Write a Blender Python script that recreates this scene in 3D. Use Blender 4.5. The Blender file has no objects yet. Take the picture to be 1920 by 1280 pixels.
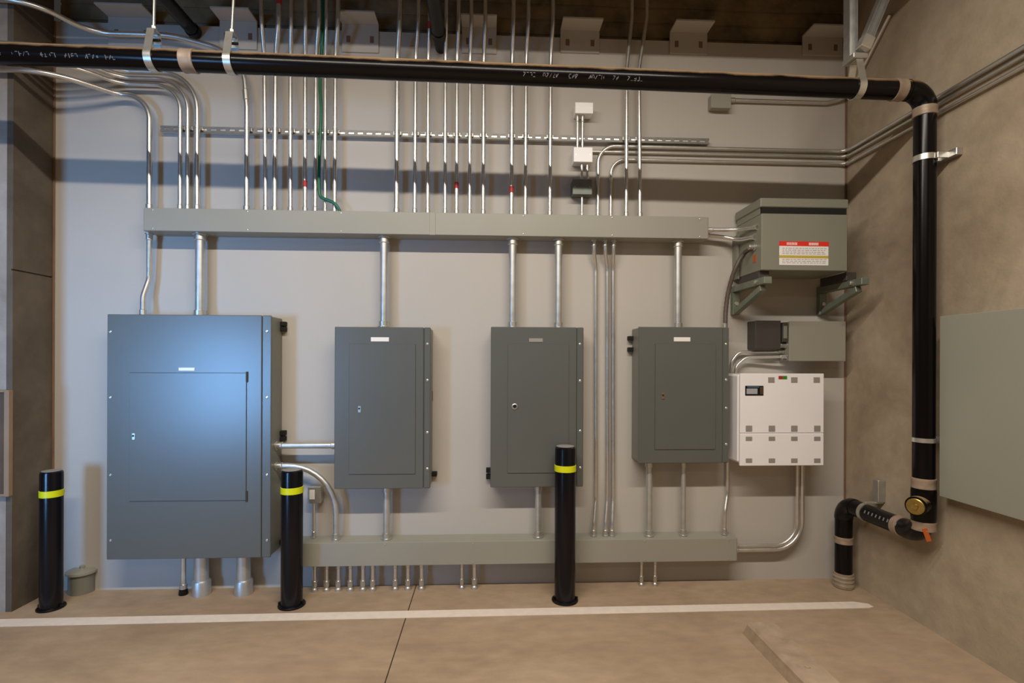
import bpy, bmesh, math, random
from mathutils import Vector, Matrix

random.seed(7)
scene = bpy.context.scene
COL = scene.collection
PI = math.pi

# ------------------------------------------------------------------ camera
F_PX, CX, CY = 980.0, 960.0, 678.0
YAW, ROLL = math.atan(45.0 / 980.0), 0.0036
CAM = Vector((0.0, -3.0, 1.273))
ROT = (Matrix.Rotation(-YAW, 3, 'Z') @ Matrix.Rotation(PI / 2, 3, 'X') @ Matrix.Rotation(ROLL, 3, 'Z'))
cd = bpy.data.cameras.new('camera')
cam = bpy.data.objects.new('camera', cd)
COL.objects.link(cam)
cam.matrix_world = Matrix.Translation(CAM) @ ROT.to_4x4()
cd.sensor_width = 36.0
cd.lens = 36.0 * F_PX / 1920.0
cd.shift_y = (CY - 640.0) / 1920.0
cd.clip_start = 0.05
cd.clip_end = 60
scene.camera = cam


def ray(x, y):
    return ROT @ Vector(((x - CX) / F_PX, -(y - CY) / F_PX, -1.0))


def P(x, y, t=0.0):          # point of the photo at distance t in front of the back wall
    d = ray(x, y)
    k = (-t - CAM.y) / d.y
    return CAM + d * k


def FL(x, y, z=0.0):         # point of the photo on the floor
    d = ray(x, y)
    return CAM + d * ((z - CAM.z) / d.z)


def RW(x, y, X):             # point of the photo on a plane parallel to the right wall
    d = ray(x, y)
    return CAM + d * ((X - CAM.x) / d.x)


XL = P(99, 678).x
XR = P(1586, 678).x
ZC = 3.50                     # ceiling height
ZT = 0.5 * (P(300, 58).z + P(1450, 72).z)   # top of the painted wall

# ------------------------------------------------------------------ materials


def srgb(r, g, b):
    def f(c):
        c /= 255.0
        return c / 12.92 if c <= 0.04045 else ((c + 0.055) / 1.055) ** 2.4
    return (f(r), f(g), f(b), 1.0)


def mat(name, col, rough=0.5, metal=0.0, var=0.0, scale=8.0, bump=0.0, bscale=60.0, spec=0.5, rvar=0.0):
    m = bpy.data.materials.new(name)
    m.use_nodes = True
    nt = m.node_tree
    b = nt.nodes['Principled BSDF']
    b.inputs['Base Color'].default_value = col
    b.inputs['Roughness'].default_value = rough
    b.inputs['Metallic'].default_value = metal
    b.inputs['Specular IOR Level'].default_value = spec
    tc = nt.nodes.new('ShaderNodeTexCoord')
    if var > 0 or rvar > 0:
        n = nt.nodes.new('ShaderNodeTexNoise')
        n.inputs['Scale'].default_value = scale
        n.inputs['Detail'].default_value = 5
        nt.links.new(tc.outputs['Object'], n.inputs['Vector'])
        if var > 0:
            r = nt.nodes.new('ShaderNodeValToRGB')
            e = r.color_ramp.elements
            e[0].position, e[1].position = 0.3, 0.7
            e[0].color = tuple(c * (1 - var) for c in col[:3]) + (1,)
            e[1].color = tuple(min(1, c * (1 + var)) for c in col[:3]) + (1,)
            nt.links.new(n.outputs['Fac'], r.inputs['Fac'])
            nt.links.new(r.outputs['Color'], b.inputs['Base Color'])
        if rvar > 0:
            mr = nt.nodes.new('ShaderNodeMapRange')
            mr.inputs['To Min'].default_value = max(0.02, rough - rvar)
            mr.inputs['To Max'].default_value = rough + rvar
            nt.links.new(n.outputs['Fac'], mr.inputs['Value'])
            nt.links.new(mr.outputs['Result'], b.inputs['Roughness'])
    if bump > 0:
        n2 = nt.nodes.new('ShaderNodeTexNoise')
        n2.inputs['Scale'].default_value = bscale
        n2.inputs['Detail'].default_value = 4
        nt.links.new(tc.outputs['Object'], n2.inputs['Vector'])
        bp = nt.nodes.new('ShaderNodeBump')
        bp.inputs['Strength'].default_value = bump
        bp.inputs['Distance'].default_value = 0.01
        nt.links.new(n2.outputs['Fac'], bp.inputs['Height'])
        nt.links.new(bp.outputs['Normal'], b.inputs['Normal'])
    return m


def concrete(name, base, dark, light, scale=1.2, joint_x=None, rough=0.85, stretch=(1, 1, 1)):
    m = mat(name, base, rough, 0, 0, bump=0.12, bscale=70, spec=0.25)
    nt = m.node_tree
    b = nt.nodes['Principled BSDF']
    tc = [n for n in nt.nodes if n.type == 'TEX_COORD'][0]
    mp = nt.nodes.new('ShaderNodeMapping')
    mp.inputs['Scale'].default_value = stretch
    nt.links.new(tc.outputs['Object'], mp.inputs['Vector'])
    n1 = nt.nodes.new('ShaderNodeTexNoise')
    n1.inputs['Scale'].default_value = scale
    n1.inputs['Detail'].default_value = 8
    n1.inputs['Roughness'].default_value = 0.6
    n1.inputs['Distortion'].default_value = 0.6
    nt.links.new(mp.outputs['Vector'], n1.inputs['Vector'])
    r1 = nt.nodes.new('ShaderNodeValToRGB')
    e = r1.color_ramp.elements
    e[0].position, e[0].color = 0.30, dark
    e[1].position, e[1].color = 0.72, light
    em = e.new(0.5)
    em.color = base
    nt.links.new(n1.outputs['Fac'], r1.inputs['Fac'])
    n2 = nt.nodes.new('ShaderNodeTexNoise')
    n2.inputs['Scale'].default_value = 14
    n2.inputs['Detail'].default_value = 6
    nt.links.new(mp.outputs['Vector'], n2.inputs['Vector'])
    mr = nt.nodes.new('ShaderNodeMapRange')
    mr.inputs['From Min'].default_value = 0.3
    mr.inputs['From Max'].default_value = 0.7
    mr.inputs['To Min'].default_value = 0.9
    mr.inputs['To Max'].default_value = 1.07
    nt.links.new(n2.outputs['Fac'], mr.inputs['Value'])
    mx = nt.nodes.new('ShaderNodeMix')
    mx.data_type = 'RGBA'
    mx.blend_type = 'MULTIPLY'
    mx.inputs['Factor'].default_value = 1.0
    nt.links.new(r1.outputs['Color'], mx.inputs['A'])
    nt.links.new(mr.outputs['Result'], mx.inputs['B'])
    out = mx.outputs['Result']
    if joint_x is not None:
        sp = nt.nodes.new('ShaderNodeSeparateXYZ')
        nt.links.new(tc.outputs['Object'], sp.inputs['Vector'])
        cmpn = nt.nodes.new('ShaderNodeMath')
        cmpn.operation = 'COMPARE'
        cmpn.inputs[1].default_value = joint_x
        cmpn.inputs[2].default_value = 0.0026
        nt.links.new(sp.outputs['X'], cmpn.inputs[0])
        m2 = nt.nodes.new('ShaderNodeMix')
        m2.data_type = 'RGBA'
        m2.inputs['B'].default_value = (0.045, 0.032, 0.022, 1)
        nt.links.new(cmpn.outputs['Value'], m2.inputs['Factor'])
        nt.links.new(out, m2.inputs['A'])
        out = m2.outputs['Result']
    nt.links.new(out, b.inputs['Base Color'])
    return m


MJ = FL(748, 1198).x
M = {}
M['wall'] = mat('wall_paint', (0.485, 0.452, 0.405, 1), 0.6, 0, 0.025, 1.6, 0.05, 120, spec=0.3)
M['floor'] = concrete('floor_concrete', (0.40, 0.292, 0.197, 1), (0.315, 0.225, 0.15, 1), (0.455, 0.345, 0.24, 1), 1.6, MJ, 0.7, (0.7, 1.3, 1))
M['conc_right'] = concrete('wall_concrete', (0.40, 0.325, 0.235, 1), (0.29, 0.225, 0.155, 1), (0.47, 0.39, 0.29, 1), 1.3)
M['conc_left'] = concrete('pilaster_concrete', (0.34, 0.29, 0.245, 1), (0.25, 0.21, 0.17, 1), (0.42, 0.37, 0.33, 1), 1.8)
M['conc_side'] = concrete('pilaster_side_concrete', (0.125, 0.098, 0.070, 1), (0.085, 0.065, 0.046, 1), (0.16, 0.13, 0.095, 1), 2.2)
M['stop'] = concrete('wheel_stop_concrete', (0.40, 0.30, 0.21, 1), (0.33, 0.245, 0.17, 1), (0.45, 0.35, 0.25, 1), 9.0, None, 0.9)
M['caulk'] = mat('brown_caulk', (0.20, 0.115, 0.075, 1), 0.8, 0, 0.15, 9)
M['ceiling'] = mat('ceiling_boards', (0.28, 0.24, 0.19, 1), 0.85, 0, 0.5, 6, 0.5, 25)
M['header'] = mat('dark_timber', (0.20, 0.15, 0.08, 1), 0.8, 0, 0.45, 7, 0.5, 30)
M['emt'] = mat('galvanised_conduit', (0.74, 0.73, 0.70, 1), 0.33, 0.92, 0.05, 20, rvar=0.06)
M['rigid'] = mat('rigid_steel_conduit', (0.62, 0.64, 0.63, 1), 0.42, 0.85, 0.08, 18, rvar=0.08)
M['fitting'] = mat('zinc_fitting', (0.62, 0.62, 0.58, 1), 0.38, 0.9, 0.06, 30)
M['strut'] = mat('galvanised_strut', (0.55, 0.55, 0.53, 1), 0.42, 0.85, 0.1, 25)
M['strutdark'] = mat('dull_slotted_strut', (0.22, 0.21, 0.19, 1), 0.5, 0.5, 0.1, 25)
M['panel'] = mat('dark_grey_enamel', (0.108, 0.115, 0.106, 1), 0.31, 0, 0.03, 3, spec=0.65)
M['panel_line'] = mat('panel_gasket_gap', (0.045, 0.047, 0.045, 1), 0.6)
M['box_grey'] = mat('panel_box_galvanised_paint', (0.20, 0.20, 0.165, 1), 0.45, 0, 0.05, 5)
M['wireway'] = mat('light_grey_enamel', (0.31, 0.30, 0.25, 1), 0.42, 0, 0.035, 3)
M['trans'] = mat('transformer_grey_enamel', (0.225, 0.225, 0.175, 1), 0.42, 0, 0.04, 3)
M['pull'] = mat('pull_box_grey_enamel', (0.30, 0.285, 0.235, 1), 0.45, 0, 0.04, 3)
M['darkbox'] = mat('dark_box_enamel', (0.055, 0.047, 0.042, 1), 0.5, 0, 0.06, 6)
M['cab'] = mat('wall_cabinet_enamel', (0.30, 0.30, 0.245, 1), 0.4, 0, 0.03, 2)
M['white'] = mat('white_enamel', (0.90, 0.88, 0.89, 1), 0.4, 0, 0.02, 5)
M['whitebox'] = mat('white_plastic', (0.95, 0.95, 0.95, 1), 0.35, 0, 0.01, 8)
M['greenbox'] = mat('grey_green_cast', (0.15, 0.17, 0.145, 1), 0.45, 0.3, 0.1, 20)
M['plate'] = mat('engraved_white_plate', (0.85, 0.83, 0.80, 1), 0.35)
M['pad'] = mat('grey_cap', (0.30, 0.28, 0.26, 1), 0.5)
M['black'] = mat('black_plastic', (0.006, 0.006, 0.006, 1), 0.3, spec=0.3)
M['bollard'] = mat('black_bollard_sleeve', (0.005, 0.005, 0.007, 1), 0.24, spec=0.3)
M['void'] = mat('dark_slot', (0.008, 0.007, 0.006, 1), 0.9)
M['yellow'] = mat('yellow_reflective_tape', (0.70, 0.74, 0.005, 1), 0.4)
M['red'] = mat('red_tape', (0.42, 0.03, 0.025, 1), 0.5)
M['orange'] = mat('orange_sticker', (0.50, 0.10, 0.015, 1), 0.5)
M['green'] = mat('green_insulation', (0.003, 0.11, 0.045, 1), 0.4)
M['brass'] = mat('brass_plug', (0.42, 0.30, 0.09, 1), 0.35, 0.85, 0.2, 30)
M['collar'] = mat('dusty_coupling_band', (0.36, 0.27, 0.20, 1), 0.5, 0.25, 0.2, 20)
M['steelband'] = mat('bright_hanger_steel', (0.66, 0.64, 0.58, 1), 0.35, 0.8, 0.1, 20)
M['paint'] = mat('white_road_paint', (0.80, 0.70, 0.61, 1), 0.7, 0, 0.05, 25, 0.05, 90)
M['ink'] = mat('pale_print', (0.20, 0.19, 0.19, 1), 0.6)
M['inkdark'] = mat('grey_print', (0.35, 0.32, 0.32, 1), 0.6)
M['redink'] = mat('red_print', (0.75, 0.03, 0.015, 1), 0.5)
M['yelink'] = mat('yellow_print', (0.55, 0.42, 0.06, 1), 0.5)
M['lcd'] = mat('display_glass', (0.40, 0.40, 0.42, 1), 0.2)
M['ledred'] = mat('red_lamp_lens', (0.40, 0.03, 0.02, 1), 0.3)
M['ledgreen'] = mat('green_lamp_lens', (0.03, 0.25, 0.01, 1), 0.3)
M['bluedisp'] = mat('blue_display_strip', (0.07, 0.13, 0.22, 1), 0.3)
M['flex'] = mat('grey_brown_flex', (0.10, 0.075, 0.06, 1), 0.5, 0, 0.15, 40)
M['wood'] = mat('brown_board', (0.10, 0.055, 0.025, 1), 0.6, 0, 0.3, 8)
M['woodedge'] = mat('tan_board_edge', (0.30, 0.20, 0.12, 1), 0.6, 0, 0.1, 8)
M['bracketgreen'] = mat('dull_green_grey_strut', (0.22, 0.25, 0.20, 1), 0.45, 0.45, 0.1, 20)

# black drain pipe with a coat of building dust lying on its upper side


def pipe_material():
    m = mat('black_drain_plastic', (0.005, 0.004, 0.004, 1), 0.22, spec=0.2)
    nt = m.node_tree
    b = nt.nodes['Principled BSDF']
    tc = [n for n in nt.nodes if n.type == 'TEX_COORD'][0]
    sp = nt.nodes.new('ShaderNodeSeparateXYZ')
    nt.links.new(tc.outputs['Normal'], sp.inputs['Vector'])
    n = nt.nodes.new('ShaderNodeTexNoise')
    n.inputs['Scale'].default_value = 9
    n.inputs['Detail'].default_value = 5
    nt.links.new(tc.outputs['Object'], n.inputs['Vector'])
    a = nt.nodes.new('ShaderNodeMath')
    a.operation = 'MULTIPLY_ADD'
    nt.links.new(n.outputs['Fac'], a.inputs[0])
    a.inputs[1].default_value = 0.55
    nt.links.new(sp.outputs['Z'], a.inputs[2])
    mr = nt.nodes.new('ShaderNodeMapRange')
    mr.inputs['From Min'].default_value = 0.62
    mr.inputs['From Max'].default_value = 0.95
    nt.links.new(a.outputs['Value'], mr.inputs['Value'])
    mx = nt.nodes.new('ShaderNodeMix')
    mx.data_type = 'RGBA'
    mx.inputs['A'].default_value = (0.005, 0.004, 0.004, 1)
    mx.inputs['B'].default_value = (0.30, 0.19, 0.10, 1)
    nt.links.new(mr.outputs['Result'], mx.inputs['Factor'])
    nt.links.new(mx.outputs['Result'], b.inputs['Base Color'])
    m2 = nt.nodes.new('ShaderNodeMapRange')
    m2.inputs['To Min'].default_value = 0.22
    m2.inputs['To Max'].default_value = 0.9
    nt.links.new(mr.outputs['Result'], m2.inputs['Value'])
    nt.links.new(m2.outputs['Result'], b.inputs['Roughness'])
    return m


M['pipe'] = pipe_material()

# ------------------------------------------------------------------ mesh builder


class MB:
    def __init__(self):
        self.bm = bmesh.new()

    def box(self, x0, x1, y0, y1, z0, z1, bev=0.0, seg=1):
        if x1 < x0: x0, x1 = x1, x0
        if y1 < y0: y0, y1 = y1, y0
        if z1 < z0: z0, z1 = z1, z0
        mt = Matrix.Translation(((x0 + x1) / 2, (y0 + y1) / 2, (z0 + z1) / 2)) @ Matrix.Diagonal((x1 - x0, y1 - y0, z1 - z0, 1))
        r = bmesh.ops.create_cube(self.bm, size=1.0, matrix=mt)
        if bev > 0:
            es = list({e for v in r['verts'] for e in v.link_edges})
            bmesh.ops.bevel(self.bm, geom=es, offset=bev, segments=seg, affect='EDGES', profile=0.5)
        return self

    def obox(self, c, ax, ay, az, sx, sy, sz, bev=0.0):     # oriented box
        R = Matrix((ax, ay, az)).transposed().to_4x4()
        mt = Matrix.Translation(c) @ R @ Matrix.Diagonal((sx, sy, sz, 1))
        r = bmesh.ops.create_cube(self.bm, size=1.0, matrix=mt)
        if bev > 0:
            es = list({e for v in r['verts'] for e in v.link_edges})
            bmesh.ops.bevel(self.bm, geom=es, offset=bev, segments=1, affect='EDGES', profile=0.5)
        return self

    def tube(self, pts, r, seg=14, caps=True):
        pts = [Vector(p) for p in pts]
        q = [pts[0]]
        for p in pts[1:]:
            if (p - q[-1]).length > 1e-5:
                q.append(p)
        pts = q
        n = len(pts)
        rr = r if isinstance(r, (list, tuple)) else [r] * n
        tans = []
        for i in range(n):
            a = pts[i] - pts[i - 1] if i else pts[1] - pts[0]
            b = pts[i + 1] - pts[i] if i < n - 1 else pts[-1] - pts[-2]
            tans.append((a.normalized() + b.normalized()).normalized())
        up = Vector((0, 0, 1)) if abs(tans[0].z) < 0.9 else Vector((1, 0, 0))
        u = tans[0].cross(up).normalized()
        rings = []
        for i in range(n):
            t = tans[i]
            u = (u - t * u.dot(t)).normalized()
            v = t.cross(u)
            rings.append([self.bm.verts.new(pts[i] + (u * math.cos(2 * PI * k / seg) + v * math.sin(2 * PI * k / seg)) * rr[i]) for k in range(seg)])
        for i in range(n - 1):
            for k in range(seg):
                k2 = (k + 1) % seg
                self.bm.faces.new((rings[i][k], rings[i][k2], rings[i + 1][k2], rings[i + 1][k]))
        if caps:
            self.bm.faces.new(list(reversed(rings[0])))
            self.bm.faces.new(rings[-1])
        return self

    def cyl(self, a, b, r, seg=18):
        return self.tube([a, b], r, seg)

    def lathe(self, prof, o, axis=(0, 0, 1), seg=28):        # prof: (radius, height along axis)
        o, ax = Vector(o), Vector(axis).normalized()
        up = Vector((0, 0, 1)) if abs(ax.z) < 0.9 else Vector((1, 0, 0))
        u = ax.cross(up).normalized()
        v = ax.cross(u)
        rings = []
        for (r, h) in prof:
            r = max(r, 1e-5)
            rings.append([self.bm.verts.new(o + ax * h + (u * math.cos(2 * PI * k / seg) + v * math.sin(2 * PI * k / seg)) * r) for k in range(seg)])
        for i in range(len(rings) - 1):
            for k in range(seg):
                k2 = (k + 1) % seg
                self.bm.faces.new((rings[i][k], rings[i][k2], rings[i + 1][k2], rings[i + 1][k]))
        self.bm.faces.new(list(reversed(rings[0])))
        self.bm.faces.new(rings[-1])
        return self

    def loop(self, outer, inner, x0, x1):                    # closed band: outlines in the (y, z) plane, extruded along x
        n = len(outer)
        A = [[self.bm.verts.new((x, p[0], p[1])) for p in ring] for x in (x0, x1) for ring in (outer, inner)]
        o0, i0, o1, i1 = A
        for k in range(n):
            j = (k + 1) % n
            self.bm.faces.new((o0[k], o0[j], o1[j], o1[k]))
            self.bm.faces.new((i0[j], i0[k], i1[k], i1[j]))
            self.bm.faces.new((o0[j], o0[k], i0[k], i0[j]))
            self.bm.faces.new((o1[k], o1[j], i1[j], i1[k]))
        return self

    def prism(self, poly, x0, x1):                           # (y, z) outline extruded along x
        a = [self.bm.verts.new((x0, p[0], p[1])) for p in poly]
        b = [self.bm.verts.new((x1, p[0], p[1])) for p in poly]
        n = len(poly)
        self.bm.faces.new(a)
        self.bm.faces.new(list(reversed(b)))
        for k in range(n):
            j = (k + 1) % n
            self.bm.faces.new((a[j], a[k], b[k], b[j]))
        return self

    def prism_z(self, poly, z0, z1):
        a = [self.bm.verts.new((p[0], p[1], z0)) for p in poly]
        b = [self.bm.verts.new((p[0], p[1], z1)) for p in poly]
        n = len(poly)
        self.bm.faces.new(list(reversed(a)))
        self.bm.faces.new(b)
        for k in range(n):
            j = (k + 1) % n
            self.bm.faces.new((a[k], a[j], b[j], b[k]))
        return self

    def ring(self, c, axis, r0, r1, w, seg=28):              # flat band around an axis
        ax = Vector(axis).normalized()
        up = Vector((0, 0, 1)) if abs(ax.z) < 0.9 else Vector((1, 0, 0))
        u = ax.cross(up).normalized()
        v = ax.cross(u)
        c = Vector(c)
        R = []
        for (r, h) in ((r0, -w / 2), (r1, -w / 2), (r1, w / 2), (r0, w / 2)):
            R.append([self.bm.verts.new(c + ax * h + (u * math.cos(2 * PI * k / seg) + v * math.sin(2 * PI * k / seg)) * r) for k in range(seg)])
        for i in range(4):
            for k in range(seg):
                k2 = (k + 1) % seg
                self.bm.faces.new((R[i][k], R[i][k2], R[(i + 1) % 4][k2], R[(i + 1) % 4][k]))
        return self

    def build(self, name, material, parent=None, origin=None):
        bmesh.ops.recalc_face_normals(self.bm, faces=self.bm.faces[:])
        if parent is not None:
            o0 = world_loc(parent)
        elif origin is not None:
            o0 = Vector(origin)
        else:
            vs = [v.co for v in self.bm.verts]
            o0 = Vector(((min(v.x for v in vs) + max(v.x for v in vs)) / 2, (min(v.y for v in vs) + max(v.y for v in vs)) / 2, min(v.z for v in vs)))
        bmesh.ops.translate(self.bm, verts=self.bm.verts[:], vec=-o0)
        me = bpy.data.meshes.new(name)
        self.bm.to_mesh(me)
        self.bm.free()
        me.materials.append(M[material])
        for p in me.polygons:
            p.use_smooth = True
        me.set_sharp_from_angle(angle=0.5)
        ob = bpy.data.objects.new(name, me)
        COL.objects.link(ob)
        if parent is not None:
            ob.parent = parent
        else:
            ob.location = o0
        return ob


def world_loc(o):
    v = Vector(o.location)
    while o.parent:
        o = o.parent
        v += Vector(o.location)
    return v


def tag(o, label, cat, group=None, kind=None):
    if label: o['label'] = label
    if cat: o['category'] = cat
    if group: o['group'] = group
    if kind: o['kind'] = kind
    return o


def thing(name, loc, label, cat, group=None):
    o = bpy.data.objects.new(name, None)
    o.empty_display_size = 0.05
    COL.objects.link(o)
    o.location = loc
    return tag(o, label, cat, group)


def struct(name, mb, material, origin=(0, 0, 0)):
    o = mb.build(name, material, None, origin)
    o['kind'] = 'structure'
    return o


def rect(x0, y0, x1, y1, t):      # world x0, x1, z0, z1 of a photo rectangle at distance t from the wall
    a, b, c, d = P(x0, y0, t), P(x1, y0, t), P(x0, y1, t), P(x1, y1, t)
    return (a.x + c.x) / 2, (b.x + d.x) / 2, (c.z + d.z) / 2, (a.z + b.z) / 2


def fillet(pts, rads, seg=10):
    pts = [Vector(p) for p in pts]
    n = len(pts)
    Ls, info = [0.0] * n, [None] * n
    for i in range(1, n - 1):
        a, b, c = pts[i - 1], pts[i], pts[i + 1]
        r = rads[i - 1] if isinstance(rads, (list, tuple)) else rads
        d1, d2 = (a - b).normalized(), (c - b).normalized()
        ang = d1.angle(d2)
        if ang < PI - 1e-3 and r > 0:
            Ls[i] = r / math.tan(ang / 2)
            info[i] = (d1, d2, ang)
    for i in range(n - 1):
        l = (pts[i + 1] - pts[i]).length * 0.98
        t = Ls[i] + Ls[i + 1]
        if t > l:
            Ls[i] *= l / t
            Ls[i + 1] *= l / t
    out = [pts[0]]
    for i in range(1, n - 1):
        if info[i] is None:
            out.append(pts[i])
            continue
        d1, d2, ang = info[i]
        b, L = pts[i], Ls[i]
        r2 = L * math.tan(ang / 2)
        ctr = b + (d1 + d2).normalized() * (r2 / math.sin(ang / 2))
        s_, e_ = b + d1 * L - ctr, b + d2 * L - ctr
        tot = s_.angle(e_)
        ax = s_.cross(e_).normalized()
        for k in range(seg + 1):
            out.append(ctr + Matrix.Rotation(tot * k / seg, 3, ax) @ s_)
    out.append(pts[-1])
    return out


# ------------------------------------------------------------------ the setting
b = MB().box(-7.0, XR + 0.2, -7.0, 0.25, -0.12, 0.0)
struct('floor', b, 'floor')
b = MB().box(XL - 0.3, XR + 0.0, 0.0, 0.15, 0.0, ZT)
struct('wall_back', b, 'wall')
b = MB().box(XR, XR + 0.2, -7.0, 0.25, 0.0, ZC)
struct('wall_right', b, 'conc_right')
T_PIL = 0.245
b = MB().box(-7.0, XL - 0.03, -T_PIL, 0.0, 0.0, ZC)
struct('wall_left', b, 'conc_left')
zj = P(60, 513, T_PIL / 2).z
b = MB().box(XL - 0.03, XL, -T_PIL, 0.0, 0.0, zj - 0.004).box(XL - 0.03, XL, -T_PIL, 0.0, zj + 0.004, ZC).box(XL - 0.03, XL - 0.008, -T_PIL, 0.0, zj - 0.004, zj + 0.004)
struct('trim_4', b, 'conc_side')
b = MB().box(-7.0, XR + 0.2, -7.0, 0.25, ZC, ZC + 0.15)
struct('ceiling', b, 'ceiling')
b = MB().box(-7.0, XR + 0.2, -7.2, -7.0, 0.0, ZC)
struct('wall_front', b, 'conc_side')
b = MB().box(-7.0, XR, -1.32, -1.14, 3.18, ZC)  # unseen beam, added to keep the lamp off the top of the wall
struct('added_shade_beam', b, 'header')
b = MB().box(XL, XR, 0.05, 0.20, ZT, ZC)
for k in range(1, 4):
    z = ZT + k * (ZC - ZT) / 4
    b.box(XL, XR, 0.044, 0.05, z - 0.045, z + 0.03)
struct('trim_1', b, 'header')
b = MB().box(XL, XL + 0.012, -0.006, 0.0, 0.0, ZT, 0.002)
struct('trim_2', b, 'caulk')
b = MB().box(XR - 0.012, XR, -0.006, 0.0, 0.0, ZT, 0.002)
struct('trim_3', b, 'caulk')

# painted line
a0, a1 = FL(-60, 1176), FL(1622, 1140)
c0, c1 = FL(-60, 1162), FL(1600, 1128)
b = MB().prism_z([(a0.x, a0.y), (FL(1630, 1140).x, a1.y), FL(1638, 1137.5).to_2d(), FL(1628, 1132).to_2d(), (c1.x, c1.y), (c0.x, c0.y)], 0.0002, 0.0018)
tag(b.build('painted_line', 'paint'), 'long white painted line across the concrete floor in front of the bollards', 'floor marking')

# concrete wheel stop running towards the viewer
w0 = FL(1392, 1187)
wx0, wy0 = w0.x, w0.y
wd, hh = 0.15, 0.062
root = thing('wheel_stop', (wx0 + wd / 2, wy0 - 0.6, 0), 'low worn concrete wheel stop on the floor below the white line', 'wheel stop')
b = MB()
prof = [(0.0, 0.0), (0.007, 0.050), (0.018, hh), (wd - 0.018, hh), (wd - 0.007, 0.050), (wd, 0.0)]
L = 1.25
va = [b.bm.verts.new((wx0 + p[0] + (0.006 if 0 < i < 5 else 0), wy0 - (0.02 if 0 < i < 5 else 0), p[1])) for i, p in enumerate(prof)]
vb = [b.bm.verts.new((wx0 + p[0], wy0 - L, p[1])) for p in prof]
b.bm.faces.new(va)
b.bm.faces.new(list(reversed(vb)))
for k in range(6):
    j = (k + 1) % 6
    b.bm.faces.new((va[j], va[k], vb[k], vb[j]))
b.build('body', 'stop', root)
for yy in (0.38, 0.95):
    MB().lathe([(0.0, 0.0), (0.011, 0.0), (0.011, 0.003), (0.0, 0.004)], (wx0 + wd / 2, wy0 - yy, hh), seg=14).build('anchor_pin', 'stop', root)

# board on the pilaster at the left edge
x0, x1, z0, z1 = rect(-70, 731, 18, 931, T_PIL + 0.02)
root = thing('notice_board', ((x0 + x1) / 2, -T_PIL, z0), 'brown board with pale tan edge on the pilaster at the far left', 'board')
MB().box(x0, x1 - 0.022, -T_PIL - 0.018, -T_PIL - 0.0005, z0 + 0.01, z1 - 0.01).build('panel', 'wood', root)
b = MB()
b.box(x1 - 0.024, x1, -T_PIL - 0.026, -T_PIL - 0.0005, z0, z1, 0.002)
b.box(x0, x1 - 0.024, -T_PIL - 0.024, -T_PIL - 0.0005, z1 - 0.012, z1, 0.002)
b.box(x0, x1 - 0.024, -T_PIL - 0.024, -T_PIL - 0.0005, z0, z0 + 0.012, 0.002)
b.build('frame', 'woodedge', root)

# ------------------------------------------------------------------ wall-top angle brackets
BR = [((203, 290), 33, 88, 'pale wall-top angle bracket left of the left pipe hanger rod, nearest the left pilaster'),
      ((412, 482), 40, 92, 'pale wall-top angle bracket behind the second pipe hanger rod'),
      ((641, 710), 46, 98, 'pale wall-top angle bracket between the two clusters of straight conduits'),
      ((866, 931), 52, 100, 'pale wall-top angle bracket crossed by conduits right of the short black pipe'),
      ((1051, 1124), 58, 99, 'pale wall-top angle bracket above the topmost small white box'),
      ((1256, 1326), 62, 101, 'pale wall-top angle bracket right of the two slanting conduits'),
      ((1505, 1580), 70, 104, 'pale wall-top angle bracket in the right corner beside the strut braces')]
for (xa, xb), ys, yb, lab in BR:
    X0, X1 = P(xa, ys, 0.008).x, P(xb, ys, 0.008).x
    zt = P((xa + xb) / 2, ys, 0.008).z
    zb = P((xa + xb) / 2, yb, 0.008).z
    root = thing('angle_bracket', ((X0 + X1) / 2, 0, zb), lab, 'bracket', 'angle brackets along the top of the wall')
    MB().box(X0, X1, -0.010, -0.0005, zb, zt, 0.001).build('wall_plate', 'wall', root)
    MB().box(X0, X1, -0.115, -0.0005, zt, zt + 0.010, 0.001).build('top_flange', 'wall', root)
    for fx in (0.18, 0.82):
        xc = X0 + (X1 - X0) * fx
        MB().box(xc - 0.011, xc + 0.011, -0.0115, -0.010, (zt + zb) / 2 - 0.025, (zt + zb) / 2 + 0.012, 0.0005).build('slot', 'caulk', root)

# ------------------------------------------------------------------ wireways
TW = 0.125


def wireway(name, x0, x1, z0, z1, seams, label, t=TW, gasket=True):
    root = thing(name, ((x0 + x1) / 2, 0, z0), label, 'wireway', 'grey wireways')
    MB().box(x0, x1, -t + 0.004, -0.0005, z0, z1 - 0.001, 0.0015).build('trough', 'wireway', root)
    xs = [x0 + 0.003] + seams + [x1 - 0.003]
    for i in range(len(xs) - 1):
        MB().box(xs[i] + 0.0015, xs[i + 1] - 0.0015, -t, -t + 0.004, z0 + 0.001, z1, 0.0012).build('cover', 'wireway', root)
    for s in seams:
        MB().box(s - 0.016, s + 0.016, -t - 0.0028, -t, z0 - 0.001, z1 + 0.001, 0.001).build('coupling_strip', 'wireway', root)
    n = max(3, int((x1 - x0) / 0.4))
    for i in range(n):
        xc = x0 + 0.05 + (x1 - x0 - 0.1) * i / (n - 1)
        for zz in (z0 + 0.012, z1 - 0.012):
            MB().lathe([(0.004, 0), (0.004, 0.0015), (0.002, 0.0025)], (xc, -t, zz), (0, -1, 0), 10).build('cover_screw', 'fitting', root)
    return root


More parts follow.
